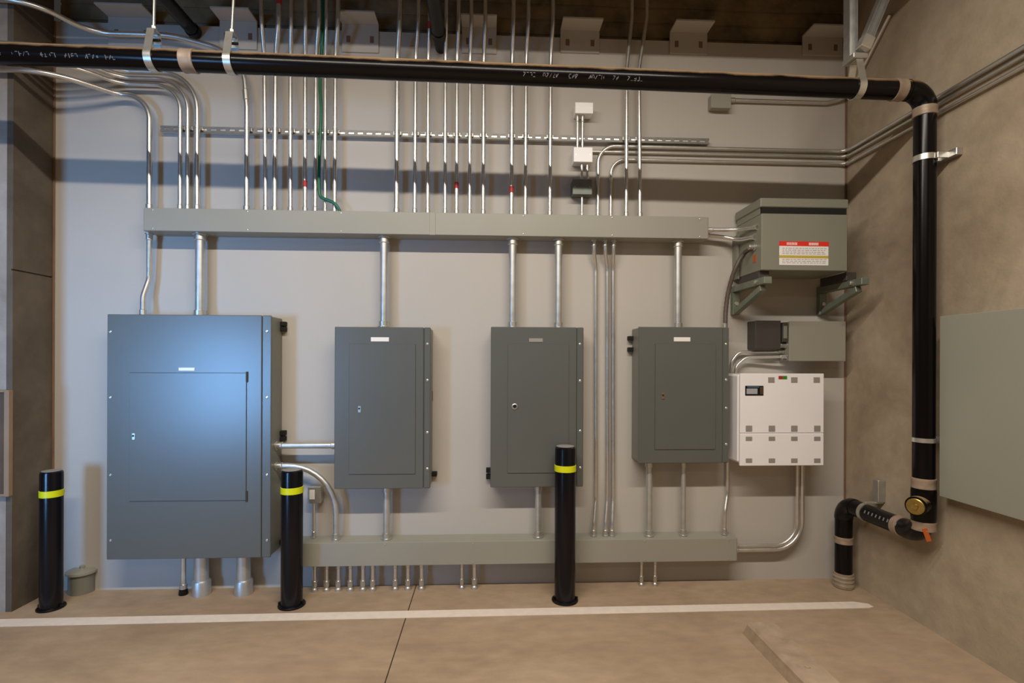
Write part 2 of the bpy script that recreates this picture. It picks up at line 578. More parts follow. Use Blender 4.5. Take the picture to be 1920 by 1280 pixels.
ux0, ux1 = P(268, 412, TW).x, P(1329, 425, TW).x
uz1 = (P(268, 391, TW).z + P(1330, 405, TW).z) / 2
uz0 = (P(268, 434, TW).z + P(1330, 446, TW).z) / 2
wireway('wireway', ux0, ux1, uz0, uz1, [P(811, 420, TW).x], 'long upper grey wireway trough mounted across the wall above the panels')
lx0, lx1 = P(537, 1040, TW).x, P(1383, 1030, TW).x
lz1 = (P(572, 1018, TW).z + P(1383, 1009, TW).z) / 2
lz0 = (P(572, 1061, TW).z + P(1383, 1053, TW).z) / 2
wireway('wireway', lx0, lx1, lz0, lz1, [], 'long lower grey wireway trough near the floor behind the bollards')
TC = 0.062                   # conduit centre distance from the wall

# ------------------------------------------------------------------ strut rail
s0, s1 = P(300, 241, 0.04), P(1330, 264, 0.04)
sz = (s0.z + s1.z) / 2
root = thing('strut_rail', ((s0.x + s1.x) / 2, 0, sz - 0.0165), 'long slotted steel strut rail holding the conduits to the wall', 'strut rail')
MB().box(s0.x, s1.x, -0.0345, -0.0005, sz - 0.0150, sz + 0.0150).build('channel', 'emt', root)
b = MB()
b.box(s0.x, s1.x, -0.0385, -0.0345, sz + 0.0055, sz + 0.0165)
b.box(s0.x, s1.x, -0.0385, -0.0345, sz - 0.0165, sz - 0.0055)
x = s0.x + 0.012
while x < s1.x - 0.01:
    b.box(x - 0.010, x + 0.010, -0.0385, -0.0345, sz - 0.0055, sz + 0.0055)
    x += 0.05
b.build('slotted_face', 'strutdark', root)

# ------------------------------------------------------------------ conduits
R12, R34, R1, R2 = 0.0085, 0.0112, 0.0142, 0.024
STRUT_Z = sz


def connector(p, d, r, root, m='fitting'):
    """set-screw connector sitting on the surface at p, conduit leaving along d"""
    d = Vector(d).normalized()
    b = MB().lathe([(r * 1.0, 0.0), (r * 1.55, 0.0), (r * 1.55, 0.006), (r * 1.25, 0.008), (r * 1.25, 0.034), (r * 1.02, 0.037)], p, d, 16)
    b.build('connector', m, root)


def conduit(pts, r, label, group, rads=0.1, ends='', tape=None, strap=False, material='emt', name='conduit', couple=None, seg=14, fit='fitting'):
    pts = [Vector(p) for p in pts]
    path = fillet(pts, rads)
    zmin = min(p.z for p in path)
    base = min(path, key=lambda p: p.z)
    root = thing(name, base, label, 'conduit', group)
    MB().tube(path, r, seg).build('tube', material, root)
    if 'a' in ends:
        connector(pts[0], pts[1] - pts[0], r, root, fit)
    if 'b' in ends:
        connector(pts[-1], pts[-2] - pts[-1], r, root, fit)

    def at_z(z):
        for i in range(len(path) - 1):
            a, c = path[i], path[i + 1]
            if (a.z - z) * (c.z - z) <= 0 and abs(a.z - c.z) > 1e-6:
                return a.lerp(c, (z - a.z) / (c.z - a.z)), (c - a).normalized()
        return None
    for (zz, mname) in (tape or []):
        q = at_z(zz)
        if q:
            MB().ring(q[0], q[1], r * 0.98, r * 1.06, 0.035, 16).build('tape_band', mname, root)
    if couple:
        for zz in couple:
            q = at_z(zz)
            if q:
                MB().lathe([(r * 1.02, -0.03), (r * 1.22, -0.026), (r * 1.22, 0.026), (r * 1.02, 0.03)], q[0], q[1], 16).build('coupling', 'fitting', root)
    if strap:
        q = at_z(STRUT_Z)
        if q:
            p = q[0]
            b = MB().ring((p.x, p.y, STRUT_Z), (0, 0, 1), r * 1.0, r * 1.0 + 0.0016, 0.018, 18)
            b.box(p.x - r - 0.007, p.x - r + 0.001, -0.05, -0.0385, STRUT_Z - 0.009, STRUT_Z + 0.009)
            b.box(p.x + r - 0.001, p.x + r + 0.007, -0.05, -0.0385, STRUT_Z - 0.009, STRUT_Z + 0.009)
            b.build('strap', 'strut', root)
    return root


def zpx(x, y, t=TC):
    return P(x, y, t).z


GU = 'conduits rising from the upper wireway'
ZTOP = ZC - 0.002
# straight risers: x at the wireway, x at the top of the frame, radius, label, tapes (y px)
L7 = 'steel conduit, %s from left in the seven-conduit cluster beside the green wire'
R7 = 'steel conduit, %s from left in the seven-conduit cluster above the wireway seam'
T3 = 'steel conduit, %s of the trio rising left of the small white boxes'
RIS = [
    (498, 490, R34, L7 % 'first', [], 150), (515, 523, R1, 'thicker ' + L7 % 'second', [(522, 22)], 140),
    (544.5, 546, R34, L7 % 'third', [], 150), (572, 573, R34, L7 % 'red-taped fourth', [(572, 345)], 150),
    (591, 598, R34, L7 % 'fifth', [], 150), (609.5, 612, R12, 'thin ' + L7 % 'sixth', [], 150),
    (627.5, 634, R34 * 1.1, L7 % 'seventh', [], 150),
    (743.5, 750, R1, 'thicker ' + R7 % 'first', [], 150), (777.5, 785, R34, R7 % 'second', [], 150),
    (802, 806, R34, R7 % 'third', [(803, 62)], 150), (834.5, 837, R34 * 0.95, R7 % 'fourth', [], 150),
    (856, 860, R34, R7 % 'red-taped fifth', [(856, 348)], 150), (880.5, 884, R34 * 0.95, R7 % 'sixth', [], 150),
    (906, 910, R34, R7 % 'seventh', [], 150),
    (959, 963, R34 * 1.1, T3 % 'red-taped first', [(958, 356)], 150), (985, 991, R34, T3 % 'second', [], 150),
    (1031, 1037, R34, T3 % 'third', [], 150),
]
for xb, xt, r, lab, tp, yk in RIS:
    p0 = P(xb, 395, TC)
    p0.z = uz1
    p1 = P(xb + (xt - xb) * 0.25, 108, TC)
    p2 = P(xt, 38, 0.145)
    p3 = Vector((p2.x, p2.y, ZTOP))
    conduit([p0, p1, p2, p3], r, lab, GU, 0.25, 'a', [(zpx(a, c), 'red') for a, c in tp], True)
for xb, xm, xt, lab in ((1174, 1175, 1185, 'left one of the two conduits that slant right above the black drain pipe'),
                        (1200, 1198, 1213, 'right one of the two conduits that slant right above the black drain pipe')):
    p0 = P(xb, 403, TC)
    p0.z = uz1
    p1 = P(xm, 128, TC)
    p2 = P(xt, 33, TC)
    conduit([p0, p1, p2, Vector((p2.x, p2.y, ZTOP))], R34, lab, GU, 0.3, 'a', None, True)

# bent conduits coming round the left pilaster
TP = 0.285
XF = -6.9


def left_bend(xd, yh, r, label, xk0, xk1, rad, drop_y=391, extra=None, couple=None):
    k1 = P(xk1, yh, TC)
    z = k1.z
    k0 = Vector((P(xk0, 100, TP).x, -TP, z))
    far = Vector((XF, -TP, z))
    dn = P(xd, drop_y, TC)
    dn.z = uz1
    crn = Vector((dn.x, -TC, z))
    conduit([far, k0, k1, crn, dn], r, label, GU, [0.35, 0.12, rad, 0.1], 'b', None, xd > 300, couple=couple)


left_bend(280, 177, R1, 'thick steel conduit bending down into the far left end of the upper wireway', 85, 222, 0.24)
left_bend(337.5, 157, R34, 'innermost and lowest of the three nested bent conduits at upper left', 100, 225, 0.135)
left_bend(351.5, 145.5, R34, 'middle one of the three nested bent conduits at upper left', 100, 225, 0.165)
left_bend(369.5, 133.5, R1, 'outermost and highest of the three nested bent conduits at upper left', 100, 225, 0.195)
# the highest one, sweeping over the drain pipe and dropping behind it
k1 = P(170, 62, TC)
z = k1.z
dn = P(462.5, 392, TC)
dn.z = uz1
far = Vector((XF, -TP, z + 0.14))
k0 = Vector((P(60, 40, TP).x, -TP, z + 0.015))
conduit([far, k0, k1, P(320, 66, TC), P(415, 92, TC), P(458, 135, TC), Vector((dn.x, -TC, zpx(462.5, 200))), dn], R1,
        'topmost bent conduit sweeping in from upper left above the drain pipe', GU, [0.6, 0.5, 0.6, 0.25, 0.15, 0.1], 'b', None, True,
        couple=[zpx(462, 178)])

# green ground wire
gp = [P(606, -60, TC + 0.02), P(605, 0, TC + 0.03), P(605, 60, TC + 0.03), P(601, 130, TC + 0.02), P(600, 165, TC + 0.018), P(602, 200, TC + 0.02),
      P(601, 245, TC + 0.02), P(599, 290, TC + 0.02), P(598, 335, TC + 0.02), P(600, 366, TC + 0.02), P(612, 374, TC + 0.022), P(628, 382, TC + 0.022), P(640, 388, TC + 0.01)]
gp[0].z = ZTOP


def smooth(pts, n=6):
    out = []
    for i in range(len(pts) - 1):
        p0 = pts[max(i - 1, 0)]; p1 = pts[i]; p2 = pts[i + 1]; p3 = pts[min(i + 2, len(pts) - 1)]
        for k in range(n):
            t = k / n
            out.append(0.5 * ((2 * p1) + (p2 - p0) * t + (2 * p0 - 5 * p1 + 4 * p2 - p3) * t * t + (3 * p1 - p0 - 3 * p2 + p3) * t * t * t))
    out.append(pts[-1])
    return out


gp[-1].z = uz1 + 0.001
root = thing('ground_wire', gp[-1], 'dark green insulated wire hanging among the left conduits down to the wireway', 'wire')
MB().tube(smooth(gp), 0.0088, 10).build('insulation', 'green', root)

# large feeder conduits between wireway and panels
PZ_BIG = None
TPAN = 0.15


def zat(y, t, x=900):
    return P(x, y, t).z


GF = 'large conduits joining the upper wireway to the panels'
big_top = zat(591, 0.16, 350)
pan_top = zat(613, TPAN, 900)
for x, yb, r, lab in ((375, big_top, 0.0245, 'thick galvanised conduit from wireway down to the top of the largest panel'),
                      (720, pan_top, 0.0225, 'thick galvanised conduit from wireway down to the second panel from left'),
                      (961, pan_top, 0.0225, 'left of the two thick conduits entering the top of the third panel'),
                      (1047, pan_top, 0.0215, 'right of the two thick conduits entering the top of the third panel'),
                      (1271, pan_top, 0.0215, 'thick galvanised conduit from wireway down to the fourth panel')):
    px = P(x, 520, 0.07).x
    conduit([(px, -0.07, uz0), (px, -0.07, yb + 0.0005)], r, lab, GF, 0.1, 'ab', None, False, 'rigid')
q0, q1, q2, q3 = P(280, 436, 0.06), P(280, 522, 0.05), P(268, 556, 0.07), P(268, 590, 0.075)
q0.z, q3.z = uz0, big_top + 0.0005
conduit([q0, q1, q2, q3], R1 * 0.95, 'kinked conduit from wireway left end down to the largest panel', GF, 0.12, 'ab')

# trio between the two wireways
GT = 'three slim conduits running from upper to lower wireway'
for xt, xm, xb, lab in ((1113.5, 1117, 1113, 'leftmost of three slim conduits running between the wireways beside the third panel'),
                        (1134.5, 1138.5, 1135, 'middle one of three slim conduits running between the wireways beside the third panel'),
                        (1150.5, 1149.5, 1147.5, 'rightmost of three slim conduits running between the wireways beside the third panel')):
    a, bb, c, d = P(xt, 447, TC), P(xm, 500, 0.018), P(xm, 935, 0.018), P(xb, 1005, TC)
    a.z, d.z = uz0, lz1
    a2, d2 = Vector((a.x, a.y, uz0 - 0.06)), Vector((d.x, d.y, lz1 + 0.06))
    conduit([a, a2, bb, c, d2, d], R34, lab, GT, 0.12, 'ab')

# conduits from panels down to the lower wireway
GL = 'conduits from the panels down to the lower wireway'
p4_bot = zat(868, TPAN, 1280)
p2_bot = zat(916, TPAN, 715)
p3_bot = zat(913, TPAN, 1005)
for x, zt, r, lab in ((725, p2_bot, 0.0195, 'conduit from second panel down to the lower wireway'),
                      (1009, p3_bot, 0.0185, 'conduit from third panel down to the lower wireway left of the right bollard'),
                      (1217, p4_bot, 0.0185, 'thicker left one of the conduits below the fourth panel'),
                      (1281, p4_bot, 0.0145, 'slimmer middle one of the conduits below the fourth panel')):
    px = P(x, 960, 0.068).x
    conduit([(px, -0.068, zt - 0.0005), (px, -0.068, lz1)], r, lab, GL, 0.1, 'ab', None, False, 'rigid')
q = [P(1364, 868, 0.03), P(1364, 925, 0.03), P(1359, 960, 0.06), P(1358, 1006, 0.064)]
q[0].z, q[3].z = p4_bot - 0.0005, lz1
conduit(q, R34, 'kinked slim conduit below the right edge of the fourth panel', GL, 0.12, 'b')

# stubs from the lower wireway into the floor
GS = 'short conduit stubs from the lower wireway into the floor'
ORD = ['first', 'second', 'third', 'fourth', 'fifth', 'sixth']
ST = [(590, R34, 'short stub conduit into the floor, first of six just right of the middle bollard'),
      (612.5, R34, 'short stub conduit into the floor, second of six right of the middle bollard'),
      (634.5, R34, 'short stub conduit into the floor, third of six right of the middle bollard'),
      (657, R34, 'short stub conduit into the floor, fourth of six right of the middle bollard'),
      (680.5, R34, 'short stub conduit into the floor, fifth of six right of the middle bollard'),
      (699, R34, 'short stub conduit into the floor, last of six right of the middle bollard'),
      (741, R34, 'short stub conduit into the floor, left one of three near the floor joint'),
      (765, R34, 'short stub conduit into the floor, middle one of three near the floor joint'),
      (790.5, R34, 'short stub conduit into the floor, right one of three near the floor joint'),
      (866, R12, 'slim short stub conduit into the floor, left one of a pair below third panel'),
      (889.5, R34, 'short stub conduit into the floor, right one of a pair below third panel'),
      (1202.5, R12, 'left one of two stub conduits right of the right bollard'),
      (1228, R12, 'right one of two stub conduits right of the right bollard')]
for x, r, lab in ST:
    px = P(x, 1080, TC).x
    root = conduit([(px, -TC, lz0), (px, -TC, 0.0005)], r, lab, GS, 0.1, 'a')
    MB().lathe([(r * 1.0, 0.026), (r * 1.35, 0.028), (r * 1.35, 0.05), (r * 1.55, 0.052), (r * 1.55, 0.058), (r * 1.0, 0.06)], (px, -TC, 0), (0, 0, 1), 14).build('coupling', 'fitting', root)
    MB().lathe([(r * 1.6, 0.0005), (r * 1.6, 0.014), (r * 1.05, 0.02)], (px, -TC, 0), (0, 0, 1), 14).build('floor_collar', 'rigid', root)

# stubs below the largest panel
GB = 'conduit stubs below the largest panel'
big_bot = zat(1047, 0.16, 350)
for x, r, lab in ((378, 0.036, 'fat conduit stub with coupling below the largest panel, left of the two'),
                  (457, 0.036, 'fat conduit stub with coupling below the largest panel, right of the two')):
    px = P(x, 1080, 0.075).x
    root = thing('conduit_stub', (px, -0.075, 0), lab, 'conduit', GB)
    MB().cyl((px, -0.075, 0.0005), (px, -0.075, big_bot - 0.0005), r, 24).build('tube', 'rigid', root)
    MB().lathe([(r, 0.0005), (r * 1.3, 0.0005), (r * 1.3, 0.07), (r * 1.2, 0.078), (r * 1.0, 0.08)], (px, -0.075, 0), (0, 0, 1), 24).build('coupling', 'rigid', root)
    MB().lathe([(r, big_bot - 0.016), (r * 1.2, big_bot - 0.015), (r * 1.2, big_bot - 0.0005), (r, big_bot - 0.0005)], (px, -0.075, 0), (0, 0, 1), 24).build('locknut', 'fitting', root)
px = P(344, 1080, 0.075).x
root = thing('conduit_stub', (px, -0.075, 0), 'slim conduit stub with black foot below the largest panel', 'conduit', GB)
MB().cyl((px, -0.075, 0.0005), (px, -0.075, big_bot - 0.0005), R1 * 0.9, 16).build('tube', 'emt', root)
MB().lathe([(0.012, 0.03), (0.019, 0.032), (0.019, 0.055), (0.013, 0.058)], (px, -0.075, 0), (0, 0, 1), 16).build('coupling', 'fitting', root)
MB().lathe([(0.022, 0.0005), (0.024, 0.006), (0.021, 0.028), (0.013, 0.03)], (px, -0.075, 0), (0, 0, 1), 16).build('foot', 'black', root)

# ------------------------------------------------------------------ panels


def latch(root, x, y, z, kind):
    if kind == 'round':
        MB().lathe([(0.0165, 0), (0.0165, 0.004), (0.013, 0.006)], (x, y, z), (0, -1, 0), 20).build('latch', 'fitting', root)
        MB().lathe([(0.010, 0), (0.010, 0.003)], (x, y - 0.006, z + 0.003), (0, -1, 0), 16).build('latch_key', 'void', root)
    else:
        o = MB().box(x - 0.008, x + 0.008, y - 0.004, y, z - 0.018, z + 0.018, 0.0015).build('latch', 'fitting' if kind == 'steel' else 'caulk', root)
        MB().lathe([(0.005, 0), (0.005, 0.002)], (x - 0.001, y - 0.004, z + 0.004), (0, -1, 0), 12).build('latch_key', 'void', root)


def panel(rc, seam, t, door, plate, lat, screwsR, screwsL, tabs, label, hinge=False, platemat='plate', slot=None):
    x0, x1, z0, z1 = rect(*rc, t)
    xs = P(seam, (rc[1] + rc[3]) / 2, t).x
    root = thing('electrical_panel', ((x0 + x1) / 2, 0, z0), label, 'electrical panel', 'dark grey electrical panels')
    # wall box, a little smaller than its front
    MB().box(x0 + 0.004, x1 - 0.004, -t + 0.012, -0.0005, z0 + 0.004, z1 - 0.004, 0.004).build('box', 'box_grey', root)
    c = MB()
    c.box(x0, xs, -t, -t + 0.0122, z0, z1, 0.003)
    c.build('front_cover', 'panel', root)
    MB().box(xs + 0.001, x1, -t + 0.0025, -t + 0.0122, z0, z1, 0.004).build('side_trim', 'panel', root)
    # door with a dark gap round it
    dx0, dx1, dz0, dz1 = rect(*door, t)
    g = 0.0022 if hinge else 0.0006
    MB().box(dx0 - g, dx1 + g, -t - 0.0004, -t, dz0 - g, dz1 + g).build('door_gap', 'panel_line', root)
    dr = MB().box(dx0, dx1, -t - 0.005, -t - 0.0004, dz0, dz1, 0.0008).build('door', 'panel', root)
    lx, lz = P(lat[0], lat[1], t + 0.005).x, P(lat[0], lat[1], t + 0.005).z
    latch(dr, lx, -t - 0.005, lz, lat[2])
    if hinge:
        for zz in (dz0 + 0.02, dz1 - 0.02):
            MB().cyl((dx1 + 0.003, -t - 0.004, zz - 0.028), (dx1 + 0.003, -t - 0.004, zz + 0.028), 0.005, 10).build('hinge', 'panel_line', dr)
    pt = t + 0.006
    if plate:
        a0, a1, b0, b1 = rect(*plate, pt)
        yb = -t if (b0 > dz1) else -t - 0.005
        MB().box(a0, a1, yb - 0.003, yb, b0, b1, 0.0008).build('nameplate', platemat, root)
    for lst, yy in ((screwsR, -t + 0.0025), (screwsL, -t)):
        for (sx, sy) in lst:
            q = P(sx, sy, t)
            MB().lathe([(0.0075, 0), (0.0075, 0.002), (0.004, 0.004)], (q.x, yy, q.z), (0, -1, 0), 12).build('cover_screw', 'fitting', root)
    for (tx, ty) in tabs:
        q = P(tx, ty, 0.02)
        sgn = 1 if q.x > (x0 + x1) / 2 else -1
        e = x1 - 0.004 if sgn > 0 else x0 + 0.004
        MB().box(e, e + sgn * 0.028, -0.035, -0.0005, q.z - 0.012, q.z + 0.012, 0.002).build('mounting_tab', 'void', root)
    if slot:
        q = RW(slot[0], slot[1], x1 - 0.004)
        MB().box(x1 - 0.0045, x1 - 0.003, q.y - 0.012, q.y + 0.012, q.z - 0.028, q.z + 0.028).build('knockout', 'void', root)
    return root


panel((200, 590, 508, 1047), 490, 0.16, (244, 699, 462, 938), (334, 689, 364, 695), (251, 818, 'steel'),
      [(500, 621), (500, 745), (500, 890), (500, 1013)], [(207, 622), (207, 745), (207, 890), (207, 1013)],
      [(534, 607), (534, 617), (534, 811), (534, 822), (534, 1015)],
      'largest dark grey electrical panel, far left, wider than the others with a square door', True)
panel((627, 613, 807, 916), 794, TPAN, (655, 645, 779, 888), (695, 632, 729, 640), (674, 767, 'steel'),
      [(801, 645), (801, 713), (801, 811), (801, 879)], [], [(816, 888)],
      'dark grey electrical panel second from left, joined by side conduits to the largest panel', False, 'plate', (811, 742))
panel((920, 613, 1094, 913), 1081, 0.13, (952, 645, 1066, 886), (992, 634, 1018, 641), (965, 762, 'round'),
      [(1088, 645), (1088, 714), (1088, 808), (1088, 877)], [], [(914, 881), (914, 893)],
      'dark grey electrical panel third from left with round latch, behind the right bollard', False, 'pad')
panel((1197, 613, 1367, 868), 1355, TPAN, (1228, 645, 1341, 842), (1264, 632, 1295, 640), (1243, 742, 'brown'),
      [(1362, 645), (1362, 712), (1362, 765), (1362, 833)], [], [(1187, 634), (1187, 655)],
      'shorter dark grey electrical panel, fourth from left, beside the white cabinet')

# side conduits joining first and second panel
xa = rect(200, 590, 508, 1047, 0.16)[1] - 0.0035
xb2 = rect(627, 613, 807, 916, TPAN)[0] + 0.0035
GJ = 'side conduits leaving the largest panel'
z = P(570, 835, 0.085).z
conduit([(xa, -0.085, z), (xb2, -0.085, z)], 0.0165, 'horizontal conduit joining the largest panel to the second panel', GJ, 0.1, 'ab', None, False, 'rigid')
z = P(545, 873, 0.085).z
qx = P(630, 960, 0.07)
conduit([(xa, -0.085, z), (qx.x, -0.078, z), (qx.x, -0.068, lz1)], 0.0155, 'conduit leaving the largest panel and curving down into the lower wireway', GJ, 0.26, 'ab', None, False, 'rigid')

# ------------------------------------------------------------------ small boxes on the wall


def small_box(rc, t, name, label, m, cat='junction box', group=None, lid=True, lidm=None):
    x0, x1, z0, z1 = rect(*rc, t)
    root = thing(name, ((x0 + x1) / 2, 0, z0), label, cat, group)
    MB().box(x0, x1, -t + 0.006, -0.0005, z0, z1, 0.003).build('body', m, root)
    MB().box(x0 - 0.001, x1 + 0.001, -t, -t + 0.0055, z0 - 0.001, z1 + 0.001, 0.002).build('cover', lidm or m, root)
    for sx in (x0 + 0.012, x1 - 0.012):
        MB().lathe([(0.003, 0), (0.003, 0.0012)], (sx, -t, (z0 + z1) / 2), (0, -1, 0), 10).build('screw', 'fitting', root)
    return root, x0, x1, z0, z1


GW = 'small boxes between the third and fourth panels'
_, wx0_, wx1_, wz0, wz1 = small_box((1079, 192, 1112, 212), 0.075, 'junction_box', 'small white box on the wall just below the drain pipe', 'whitebox', group=GW)
_, vx0, vx1, vz0, vz1 = small_box((1076, 276, 1111, 303), 0.075, 'junction_box', 'bright white small box below the strut rail', 'whitebox', group=GW)
_, gx0, gx1, gz0, gz1 = small_box((1074, 336, 1110, 364), 0.075, 'junction_box', 'small grey green box in the shadow band just above the upper wireway', 'greenbox', group=GW)
_, jx0, jx1, jz0, jz1 = small_box((1334, 176, 1371, 202), 0.05, 'junction_box', 'grey junction box below the drain pipe left of the right corner', 'wireway', group=GW)
root, ox0, ox1, oz0, oz1 = small_box((577, 913, 601, 943), 0.06, 'junction_box', 'small grey outlet box with pale plate half hidden behind the middle bollard', 'strut')
q0, q1, r0, r1 = rect(580, 918, 590, 936, 0.061)
MB().box(q0, q1, -0.063, -0.06, r0, r1, 0.001).build('switch_plate', 'plate', root)
GK = 'short thin conduits linking the small boxes'
for x, lab in ((1082.5, 'left of two thin conduits between the two small white boxes'), (1092, 'right of two thin conduits between the two small white boxes')):
    px = P(x, 245, 0.042).x
    conduit([(px, -0.045, wz0 - 0.0005), (px, -0.045, vz1 + 0.0005)], 0.0075, lab, GK, 0.1, 'a')
for x, lab in ((1090.5, 'left of two thin conduits from lower white box to the grey green box'), (1101, 'right of two thin conduits from lower white box to the grey green box')):
    px = P(x, 320, 0.042).x
    conduit([(px, -0.045, vz0 - 0.0005), (px, -0.045, gz1 + 0.0005)], 0.0075, lab, GK, 0.1, '')
px = P(1091, 385, 0.042).x
conduit([(px, -0.045, gz0 - 0.0005), (px, -0.045, uz1)], 0.0075, 'thin conduit from the grey green box down to the upper wireway', GK, 0.1, 'b')
px = P(589, 975, 0.03).x
conduit([(px, -0.035, oz0 - 0.0005), (px, -0.035, lz1)], R12, 'thin conduit from the outlet box down to the lower wireway', GK, 0.1, 'b')

# conduits turning the right corner
GR = 'conduits turning the right corner along the concrete wall'
RWX = XR - 0.016


def corner_run(start, yc, r, label, rad, ends):
    z = P(1583, yc, 0.016).z
    pts = start(z) + [Vector((RWX, -0.016, z)), Vector((RWX, -2.9, z))]
    n = len(pts) - 2
    conduit(pts, r, label, GR, ([rad] * (n - 1) + [0.05]) if n > 1 else 0.05, ends)


def st1(z):
    a = P(1120.5, 402, TC); a.z = uz1
    return [a, Vector((a.x, -TC, z - 0.09)), Vector((a.x, -0.022, z - 0.05)), Vector((a.x + 0.0, -0.016, z))]


def mk(xd):
    def s(z):
        a = P(xd, 402, 0.016); a.z = uz1
        return [a, Vector((a.x, -0.016, z))]
    return s


def st2(z):
    return [Vector((vx1 + 0.0005, -0.016, z)), ]


corner_run(mk(1121), 284, R34 * 0.95, 'highest of three conduits turning the right corner, rising from the upper wireway', 0.10, 'a')
corner_run(st2, 294.5, R12 * 0.95, 'middle of three conduits turning the right corner, starting at the bright white box', 0.05, '')
corner_run(mk(1145), 308, R12, 'lowest of three conduits turning the right corner, thin and curving up from the wireway', 0.085, 'a')
z = P(1450, 190, 0.016).z
conduit([(jx1 + 0.0005, -0.018, z), P(1550, 193, 0.018), P(1580, 186, 0.02), Vector((RWX, -0.06, z + 0.05)), Vector((RWX, -0.35, z + 0.30))],
        R34, 'conduit running right from the grey junction box into the corner behind the drain pipe', GR, [0.1, 0.1, 0.1], 'a')

# ------------------------------------------------------------------ transformer
TT, TB = 0.30, 0.025
x0, x1, z0, z1 = rect(1428, 401, 1589, 507, TT)
lx0_, lx1_, lz0_, lz1_ = rect(1426, 372, 1591, 389, TT)
root = thing('transformer', ((x0 + x1) / 2, -TB, z0), 'grey wall transformer box with red and white warning label in right corner', 'transformer')
MB().box(x0, x1, -TT, -TB, z0, z1, 0.003).build('body', 'trans', root)
MB().box(x0 + 0.003, x1 - 0.003, -TT + 0.006, -TB - 0.01, z1, lz0_).build('vent_gap', 'void', root)
MB().box(x0, x0 + 0.004, -TT + 0.02, -TB, z1, lz0_).build('side_panel', 'trans', root)
MB().box(lx0_, lx1_, -TT - 0.001, -TB + 0.01, lz0_, lz1_, 0.004).build('lid', 'trans', root)
MB().box(x0 - 0.016, x0, -TB - 0.035, -0.0005, z0 - 0.01, lz0_ - 0.09, 0.002).build('mounting_flange', 'trans', root)
MB().box(x1, x1 + 0.012, -TT + 0.02, -TB - 0.02, z0, z0 + 0.02, 0.002).build('side_rail', 'trans', root)
w0_, w1_, h0_, h1_ = rect(1461, 453, 1553, 497, TT)
lb = MB().box(w0_, w1_, -TT - 0.0012, -TT, h0_, h1_).build('warning_label', 'plate', root)
hb = (h1_ - h0_)
MB().box(w0_ - 0.001, w1_ + 0.002, -TT - 0.002, -TT - 0.0012, h1_ - hb * 0.19, h1_ + 0.001).build('red_band', 'redink', lb)
MB().box(w0_, w1_, -TT - 0.002, -TT - 0.0012, h0_ + hb * 0.30, h0_ + hb * 0.41).build('yellow_band', 'yelink', lb)
b = MB()
ww = w1_ - w0_
for (u0, u1) in ((0.15, 0.37), (0.60, 0.80)):
    n = 7
    for i in range(n):
        xx = w0_ + ww * (u0 + (u1 - u0) * i / n)
        b.box(xx, xx + ww * 0.018, -TT - 0.0026, -TT - 0.002, h1_ - hb * 0.15, h1_ - hb * 0.04)
b.build('pale_lettering', 'plate', lb)
for row in (0.70, 0.62, 0.54, 0.47, 0.23, 0.15, 0.08):
    b = MB()
    xx = w0_ + ww * 0.06
    while xx < w1_ - ww * 0.08:
        l = ww * random.uniform(0.03, 0.09)
        b.box(xx, min(xx + l, w1_ - ww * 0.04), -TT - 0.0016, -TT - 0.0012, h0_ + hb * row, h0_ + hb * (row + 0.025))
        xx += l + ww * 0.018
    b.build('print_line', 'inkdark', lb)
# orange sticker and flange rows on the left cheek
q = RW(1415, 485, x0)
MB().box(x0 - 0.0015, x0, q.y - 0.016, q.y + 0.016, q.z - 0.02, q.z + 0.02).build('orange_sticker', 'orange', root)
tz0 = z0
for xw in (1379, 1541):
    bx = P(xw, 560, 0.02).x
    bx2 = max(bx, x0 + 0.03)
    MB().box(bx2 - 0.028, bx2 + 0.028, -TT + 0.03, -TB - 0.02, z0 - 0.0455, z0, 0.002).build('foot', 'darkbox', root)

# wall brackets that carry the transformer
for xw, lab in ((1379, 'left dull green steel bracket carrying the transformer'), (1541, 'right dull green steel bracket carrying the transformer')):
    bx = P(xw, 560, 0.02).x
    zt = tz0 - 0.0462
    zb = P(xw, 590, 0.02).z
    root = thing('wall_bracket', (bx, 0, zb), lab, 'bracket', 'wall brackets under the transformer')
    MB().box(bx - 0.021, bx + 0.021, -0.034, -0.0005, zb, zt - 0.0365, 0.002).build('wall_leg', 'bracketgreen', root)
    MB().box(bx - 0.021, bx + 0.021, -0.375, -0.0005, zt - 0.036, zt, 0.002).build('arm', 'bracketgreen', root)
    a, c = Vector((bx, -0.035, zb + 0.018)), Vector((bx, -0.325, zt - 0.052))
    dv = (c - a).normalized()
    nrm = Vector((1, 0, 0)).cross(dv).normalized()
    MB().obox((a + c) / 2, Vector((1, 0, 0)), dv, nrm, 0.032, (c - a).length, 0.032, 0.002).build('brace', 'bracketgreen', root)
    MB().lathe([(0.011, 0), (0.011, 0.008), (0.006, 0.012)], (bx - 0.0215, -0.30, zt - 0.018), (-1, 0, 0), 6).build('bolt', 'fitting', root)
    MB().lathe([(0.012, 0), (0.012, 0.006)], (bx, -0.034, (zb + zt) / 2 - 0.02), (0, -1, 0), 6).build('bolt', 'fitting', root)

